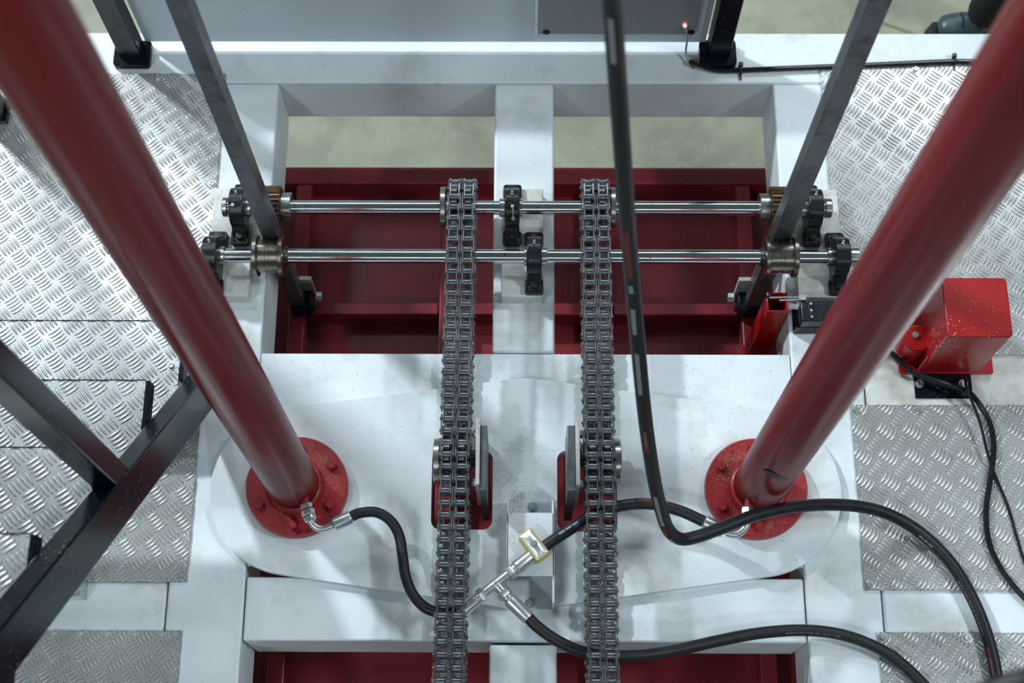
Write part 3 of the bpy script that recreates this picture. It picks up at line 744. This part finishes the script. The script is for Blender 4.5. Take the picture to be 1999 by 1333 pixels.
# ------------------------------------------------------------------ limit switch
sw = thing('limit_switch', 'black limit switch with a lever arm at the red square tube', 'switch', (.82, 1.42, 0))
MB().prism([(.0, .0), (.072, .0), (.072, .004), (.006, .004), (.006, .050), (.0, .050)], (.750, 1.396, .001), (0, 1, 0), (0, 0, 1), (.135, 0, 0)).build('bracket', M['black'], sw, .001)
MB().prism(rrect(.757, .905, 1.397, 1.457, .006, 4), (0, 0, .052), (1, 0, 0), (0, 1, 0), (0, 0, .046)).build('switch_body', M['cast'], sw, .003)
MB().prism(rrect(.778, .790, 1.404, 1.452, .003, 3), (0, 0, .0982), (1, 0, 0), (0, 1, 0), (0, 0, .002)).build('head_plate', M['cast'], sw, .0005)
for y in (1.4095, 1.428, 1.4475): MB().lathe([(0, .0036), (.0012, .0036), (.0012, .0018), (.0004, .0016)], (.784, y, .1004), (0, 0, 1), 14).build('screw', M['zinc'], sw)
lv = MB().tube([Vector((.770, 1.467, .096)), Vector((.72, 1.467, .098)), Vector((.672, 1.465, .100))], .0026, 10); lv.tube([Vector((.765, 1.462, .094)), Vector((.700, 1.459, .096))], .0018, 8)
lv.box(.752, .772, 1.458, 1.472, .088, .102); lv.build('lever_arm', M['zinc'], sw)
MB().cyl((.672, 1.468, .094), (.672, 1.480, .094), .0095, 24, .001).build('lever_roller', M['cast'], sw)

# ------------------------------------------------------------------ guard posts and panels at the back
def guard_post(label, x, y, rz=0.0):
    t = thing('guard_post', label, 'post', (x, y, .0005), rz, 'black guard posts')
    MB().prism(rrect(-.055, .055, -.040, .048, .012, 5), (0, 0, 0), (1, 0, 0), (0, 1, 0), (0, 0, .006)).build('pad', M['white_old'], t, .001, local=True)
    MB().prism(rrect(-.0545, .0545, -.039, .047, .012, 5), (0, 0, .0062), (1, 0, 0), (0, 1, 0), (0, 0, .020)).build('foot_plate', M['black'], t, .002, local=True)
    MB().box(-.033, .033, -.016, .036, .0263, 1.9).build('tube', M['black'], t, .003, local=True)
    for sx in (-.044, .044):
        for sy in (-.029, .037): MB().lathe([(0, .008), (.003, .008), (.003, .004), (.0005, .004)], (sx, sy, .0263), (0, 0, 1), 16).build('bolt', M['black'], t, local=True)
    return t
guard_post('black square guard post at the left end of the grey panel', -1.163, 2.268)
guard_post('black square guard post at the right end of the grey panel, dusted white', .577, 2.272)
gp3 = P(18, 246, .0)
t = thing('guard_post', 'black square post at the far left edge behind the left column', 'post', (gp3.x-.05, gp3.y+.04, .0072), 0, None)
MB().box(-.05, .05, -.038, .038, 0, .02).build('foot_plate', M['black'], t, .002, local=True)
MB().box(-.035, .042, -.034, .03, .0202, 1.9).build('tube', M['black'], t, .003, local=True)
pan = thing('guard_screen', 'pale grey sheet screen standing between the two rear guard posts', 'screen', (-.29, 2.318, .03))
MB().box(-1.126, .541, 2.309, 2.314, .03, .42).build('sheet', M['grey_panel'], pan, .001)
MB().box(.512, .524, 2.3055, 2.3085, .09, .42).build('edge_strip', M['white'], pan)
cov = thing('cover_panel', 'darker grey cover sheet bolted to the pale screen, beside the hanging hose', 'panel', (.27, 2.30, .10))
MB().box(.042, .500, 2.293, 2.300, .098, .40).build('sheet', M['grey_cover'], cov, .001)
MB().box(.032, .0415, 2.286, 2.308, .092, .40).build('side_flange', M['white'], cov, .001)
for x in (.071, .493): 
    b = MB().lathe([(0, .011), (.002, .011), (.002, .008), (.006, .007), (.0075, .004)], (x-.004, 2.2925, .112), (0, -1, 0), 18); b.build('bolt', M['bolt_black'], cov)
# sensor wire
wp = [PYP(1337, 50, 2.286), PYP(1340, 62, 2.283), P(1341, 80, .05), P(1339, 98, .03), P(1341, 112, .016), P(1347, 122, .012)]
sn = thing('sensor_wire', 'grey wire with a glowing pinkish tip on the cover panel', 'wire', tuple(wp[-1]))
wpl = crom(wp, .004); MB().tube(wpl, .0032, 10).build('wire', M['wire_grey'], sn)
MB().lathe([(-.006, .003), (-.003, .0058), (.002, .0062), (.006, .0045), (.008, .001)], wp[0], (wp[0]-wp[1]), 16).build('lit_tip', M['led'], sn)
MB().tube(crom([P(1346, 122, .010), P(1350, 129, .008), P(1356, 134, .004)], .003), .002, 8).build('red_core', M['cord_red'], sn)
cp2 = [P(1346, 119, .018), P(1362, 126, .016), P(1385, 134, .012), P(1410, 138, .010), P(1446, 137, .010), P(1520, 134, .010), P(1600, 131, .010), P(1700, 127, .010), P(1790, 123, .012), P(1863, 120, .012), P(1910, 121, .012), P(1980, 124, .012)]
cpl2 = crom(cp2, .0027)
c2 = thing('corrugated_conduit', 'black corrugated conduit tied along the rear white beam', 'conduit', (cpl2[150].x, cpl2[150].y, .002))
MB().tube(cpl2, lambda i: .0088 if i % 2 else .0068, 10).build('conduit_body', M['conduit'], c2, smooth=20)
for px, py in ((1446, 137), (1863, 120)):
    q = P(px, py, .010); b = MB().ring((q.x-.003, q.y, .0105), (q.x+.003, q.y, .0105), .0092, .0115, 20)
    b.box(q.x-.006, q.x+.006, q.y+.010, q.y+.021, .008, .022); b.box(q.x-.004, q.x+.002, q.y-.030, q.y-.009, .003, .006)
    b.build('cable_tie', M['conduit'], c2)

# ------------------------------------------------------------------ stair at the lower left
st = thing('metal_stair', 'black framed stair with checker plate treads in the lower left', 'stair', (-1.3, .9, 0))
Bb = PXP(384, 756, -.840); Bt = PXP(20, 1206, -.902)
dr = (Bt-Bb).normalized(); nn = Vector((0, -dr.z, dr.y)).normalized(); 
if nn.z > 0: nn = -nn
Bb2 = Bb-dr*.16; Bt2 = Bt+dr*.06
MB().beam(Bb2, Bt2, Vector((-.050, 0, 0)), nn*.108).build('stringer', M['black'], st, .004)
MB().beam(Bb2+Vector((-.80, 0, 0)), Bt2+Vector((-.80, 0, 0)), Vector((-.050, 0, 0)), nn*.108).build('stringer', M['black'], st, .004)
e0 = Bt2+nn*.02
MB().box(e0.x-.05, e0.x, -.5, e0.y+.02, e0.z-.11, e0.z-.01).build('landing_rail', M['black'], st, .004)
TR = [(-.914, 1.383, .13), (-.920, 1.1176, .42), (-.937, .865, .71), (-.957, .609, 1.0)]
for i, (xr, yb, zt2) in enumerate(TR):
    mb = MB().box(-1.66, xr, yb-.285, yb, zt2-.004, zt2); tread_bars(mb, -1.66, xr, yb-.285, yb-.004, zt2, ph=(xr-.05, yb-.05-.035*(i % 2)), sw=0)
    mb.box(-1.66, xr, yb-.003, yb, zt2-.030, zt2)
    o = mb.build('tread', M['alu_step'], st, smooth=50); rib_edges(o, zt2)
    MB().box(xr+.001, xr+.012, yb-.17, yb-.003, zt2-.040, zt2+.002).build('side_angle', M['black'], o, .001)
    if i < 2: plate_bolt((xr-.022, yb-(.13 if i == 0 else .225), zt2+.0002), o)
hx, hy = -.903, .800
MB().box(hx-.030, hx+.030, hy-.030, hy+.030, .58, 2.9).build('handrail_post', M['black'], st, .004)
for x in (-1.675,): MB().box(x-.03, x+.03, .45, .51, .0062, 1.0).build('support_leg', M['black'], st, .004)

q0, q1 = P(70, 1128, .06), P(156, 1164, .06)
ft = MB().box(q0.x, q1.x, q1.y, q0.y, .056, .060).box(q1.x-.003, q1.x, q1.y, q0.y, .0005, .056); tread_bars(ft, q0.x, q1.x, q1.y, q0.y, .060, ph=(q1.x-.02, q1.y+.02))
ft.build('foot_tab', M['alu_step'], st, smooth=50)
# ------------------------------------------------------------------ thin rod behind the right rack
q = P(1713, 42, -.8); tag(MB().cyl((q.x, q.y, -.8), (q.x, q.y, .9), .0075, 12).build('thin_rod', M['black']), 'thin black rod standing on the concrete behind the right rack', 'rod')

# ------------------------------------------------------------------ person at the back right
def person():
    f0 = P(1905, 48, -.74); ax_ = f0.x+.0; ay = f0.y
    t = thing('person', 'person in black trousers and grey blue shoes standing at the far right', 'person', (ax_, ay, -.8))
    def skin(name, verts, edges, radii, mat, root=0, sub=2):
        me = bpy.data.meshes.new(name); me.from_pydata(verts, edges, []); o = bpy.data.objects.new(name, me); COL.objects.link(o); o.parent = t
        s_ = o.modifiers.new('skin', 'SKIN'); s_.use_smooth_shade = True
        for v, r in zip(me.skin_vertices[0].data, radii): v.radius = (r[0], r[1]) if isinstance(r, tuple) else (r, r)
        me.skin_vertices[0].data[root].use_root = True
        sb = o.modifiers.new('sub', 'SUBSURF'); sb.levels = sub; sb.render_levels = sub
        me.materials.append(mat); return o
    # local: facing -X, standing; second leg further back in the picture's right
    a1, a2 = (0, 0), (.17, .10)
    hipx = .13
    body_v = [(hipx, .05, .92), (hipx, .05, 1.08), (hipx, .05, 1.28), (hipx, .05, 1.42), (hipx, .05, 1.50), (hipx-.01, .05, 1.60), (hipx-.015, .05, 1.70),
              (hipx, -.13, 1.40), (hipx+.02, -.20, 1.14), (hipx-.06, -.19, .93), (hipx-.08, -.185, .86),
              (hipx, .23, 1.40), (hipx+.02, .30, 1.14), (hipx-.06, .29, .93), (hipx-.08, .285, .86)]
    skin('body', body_v, [(0, 1), (1, 2), (2, 3), (3, 4), (4, 5), (5, 6), (3, 7), (7, 8), (8, 9), (9, 10), (3, 11), (11, 12), (12, 13), (13, 14)],
         [.13, .12, .14, .10, .055, .085, .07, .06, .045, .034, .028, .06, .045, .034, .028], M['skin'])
    skin('jacket', [(hipx, .05, .86), (hipx, .05, 1.08), (hipx, .05, 1.30), (hipx, .05, 1.43), (hipx, -.14, 1.39), (hipx+.02, -.205, 1.14), (hipx-.05, -.195, .95), (hipx, .24, 1.39), (hipx+.02, .305, 1.14), (hipx-.05, .295, .95)],
         [(0, 1), (1, 2), (2, 3), (3, 4), (4, 5), (5, 6), (3, 7), (7, 8), (8, 9)], [.16, .15, .165, .115, .08, .062, .052, .08, .062, .052], M['cloth'])
    tv = [(hipx, .05, .92), (.10, -.03, .84), (.06, -.03, .48), (.005, -.005, .24), (.010, 0, .16), (.010, 0, .10), (.19, .12, .84), (.24, .12, .48), (.27, .11, .20), (.27, .11, .11)]
    skin('trousers', tv, [(0, 1), (1, 2), (2, 3), (3, 4), (4, 5), (0, 6), (6, 7), (7, 8), (8, 9)], [.14, .10, .078, .062, .072, .062, .10, .078, .066, .064], M['cloth'])
    for (sx, sy) in ((.0, 0), (.26, .11)):
        so = skin('shoe', [(sx+.045, sy, .062), (sx-.03, sy, .060), (sx-.09, sy, .047), (sx-.135, sy, .040)], [(0, 1), (1, 2), (2, 3)], [(.050, .052), (.052, .050), (.054, .040), (.046, .032)], M['shoe'])
        MB().prism([(sx+.085, sy-.032), (sx+.085, sy+.032), (sx-.07, sy+.042), (sx-.14, sy+.038), (sx-.172, sy), (sx-.14, sy-.038), (sx-.07, sy-.042)], (0, 0, 0.0), (1, 0, 0), (0, 1, 0), (0, 0, .020)).build('sole', M['sole'], so, .004, local=True)
        MB().tube([Vector((sx-.06, sy-.03, .090)), Vector((sx-.055, sy, .098)), Vector((sx-.06, sy+.03, .090))], .004, 8).build('lace', M['sole'], so, local=True)
    MB().lathe([(-.05, .082), (0, .092), (.05, .088), (.09, .06), (.105, .01)], (hipx+.005, .05, 1.68), (0, 0, 1), 24).build('hair', M['hair'], t, local=True)
    MB().tube([Vector((.155, -.02, .60)), Vector((.145, -.045, .50)), Vector((.15, -.05, .40)), Vector((.135, -.05, .33))], .010, 10).build('red_cord', M['cord_red'], t, local=True)
    for sy in (-.03, .03): MB().lathe([(-.012, .004), (0, .012), (.012, .004)], (hipx-.098, .05+sy, 1.64), (0, 0, 1), 12).build('eye', M['sole'], t, local=True)
    MB().lathe([(0, .012), (.03, .016), (.04, .008)], (hipx-.10, .05, 1.63), (-.4, 0, -1), 12).build('nose', M['skin'], t, local=True)
    MB().lathe([(-.022, .002), (0, .006), (.022, .002)], (hipx-.097, .05, 1.565), (0, 1, 0), 10).build('mouth', M['cord_red'], t, local=True)
    for sy, sg in ((-.085, -1), (.085, 1)):
        MB().lathe([(-.028, .004), (-.01, .014), (.012, .016), (.028, .006)], (hipx, .05+sy, 1.62), (0, 0, 1), 12).build('ear', M['skin'], t, local=True)
    for sy in (-.185, .285):
        for k in range(5):
            off = (-.028+.014*k) if k < 4 else .030; ln = (.062, .072, .068, .055, .045)[k]
            b0 = Vector((hipx-.085+off*1.0, sy, .845)) if k < 4 else Vector((hipx-.045, sy, .875))
            skin('finger', [tuple(b0), tuple(b0+Vector((-.004, .004, -ln*.45))), tuple(b0+Vector((-.012, .008, -ln)))], [(0, 1), (1, 2)], [.0095, .0088, .0075], M['skin'], 0, 1)
person()

# ------------------------------------------------------------------ sawdust and chips
def flakes(name, label, spots, mat, smin, smax):
    mb = MB()
    for p in spots:
        s_ = random.uniform(smin, smax); a = random.uniform(0, PI); u = Vector((math.cos(a), math.sin(a), random.uniform(-.2, .2)))*s_; w_ = Vector((-math.sin(a), math.cos(a), random.uniform(-.2, .2)))*s_*random.uniform(.3, .7)
        q = Vector(p); n_ = Vector((0, 0, s_*.4))
        mb.add([q-u, q+w_, q+u, q-w_, q+n_+u*.2], [(3, 2, 1, 0), (0, 1, 4), (1, 2, 4), (2, 3, 4), (3, 0, 4)])
    return tag(mb.build(name, mat, smooth=0), label, 'sawdust' if 'dust' in name else 'metal chips', None, 'stuff')
R_ = random.Random(3)
for cx, rr, nm in ((-.601, .0665, 'left'), (.617, .0685, 'right')):
    sp = []
    for i in range(1300):
        a = R_.uniform(0, 2*PI); r = R_.uniform(rr+.006, .131)
        if R_.random() < .35: a = R_.gauss(.7 if cx < 0 else 2.5, .35); r = min(.13, max(rr+.008, R_.gauss(.10, .014)))
        z = BT+.037 if r > rr+.02 else BT+.037+.017*(1-(r-rr)/.02)
        sp.append((cx+r*math.cos(a), .945+r*math.sin(a), z))
    flakes('sawdust', 'fine pale sawdust scattered over the '+nm+' red column flange', sp, M['dust'], .0005, .0015)
for X, sl, s_, nm in ((XL-.0095, -.0075, 1, 'left'), (XR+.002, -.0005, -1, 'right')):
    sp = []
    for i in range(1100):
        y = R_.uniform(.42, 1.70); xx = X-(y-YE)*sl
        if R_.random() < .5: sp.append((xx+s_*(.030+R_.random()*.012), y, SZ-PR+.012+R_.random()*.01))
        else: sp.append((xx+R_.choice((-.037, 0, .036))+R_.gauss(0, .003), y, SZ+PR+.0125))
    flakes('sawdust', 'pale sawdust clinging along the '+nm+' duplex chain', sp, M['dust'], .0005, .0017)
sp = []
for i in range(700): sp.append((R_.uniform(-.68, .68), R_.uniform(1.35, 2.07), -.5475))
for i in range(260): sp.append((R_.uniform(-.72, .72), R_.uniform(2.08, 2.136), RZ+.0005))
for i in range(350): sp.append((R_.uniform(-.7, .7), R_.uniform(-.1, .54), -.5475))
flakes('sawdust', 'pale sawdust scattered over the dark red base below the frame', sp, M['dust'], .0005, .0016)
sp = []
for i in range(70): sp.append((R_.uniform(1.092, 1.244), R_.uniform(1.287, 1.435), .2992))
flakes('sawdust', 'a few pale specks of sawdust on top of the red box', sp, M['dust'], .0006, .0014)
sp = []
for i in range(420):
    x, y = R_.gauss(-.03, .045), R_.gauss(.93, .05)
    if -.078 < x < .09: sp.append((x, y, BT+.0006 if not (-.04 < x < .083 and y < .91) else (BT+.0066 if y > .87 else zt+.0006)))
for i in range(700):
    x, y = R_.uniform(-.70, .70), R_.uniform(.76, 1.33)
    if any(a-.004 < x < b_+.004 and .83 < y < 1.06 for a, b_ in ((-.241, -.079), (.093, .251))): continue
    d = min(math.hypot(x+.602, y-.945), math.hypot(x-.617, y-.945))
    if d < .14 or (-.045 < x < .088 and .62 < y < .915): continue
    inside = y < 1.16-.0*x and y > .74; sp.append((x, y, BT+.0006)) if (abs(y-.944) < .2) else sp.append((x, y, .0006))
sp = [p for p in sp if not (p[2] < .01 and math.hypot(p[0], p[1]-.943) < .32)]
flakes('metal_chips', 'dark metal chips scattered on the white deck around the support tube', sp, M['chips'], .0005, .0016)
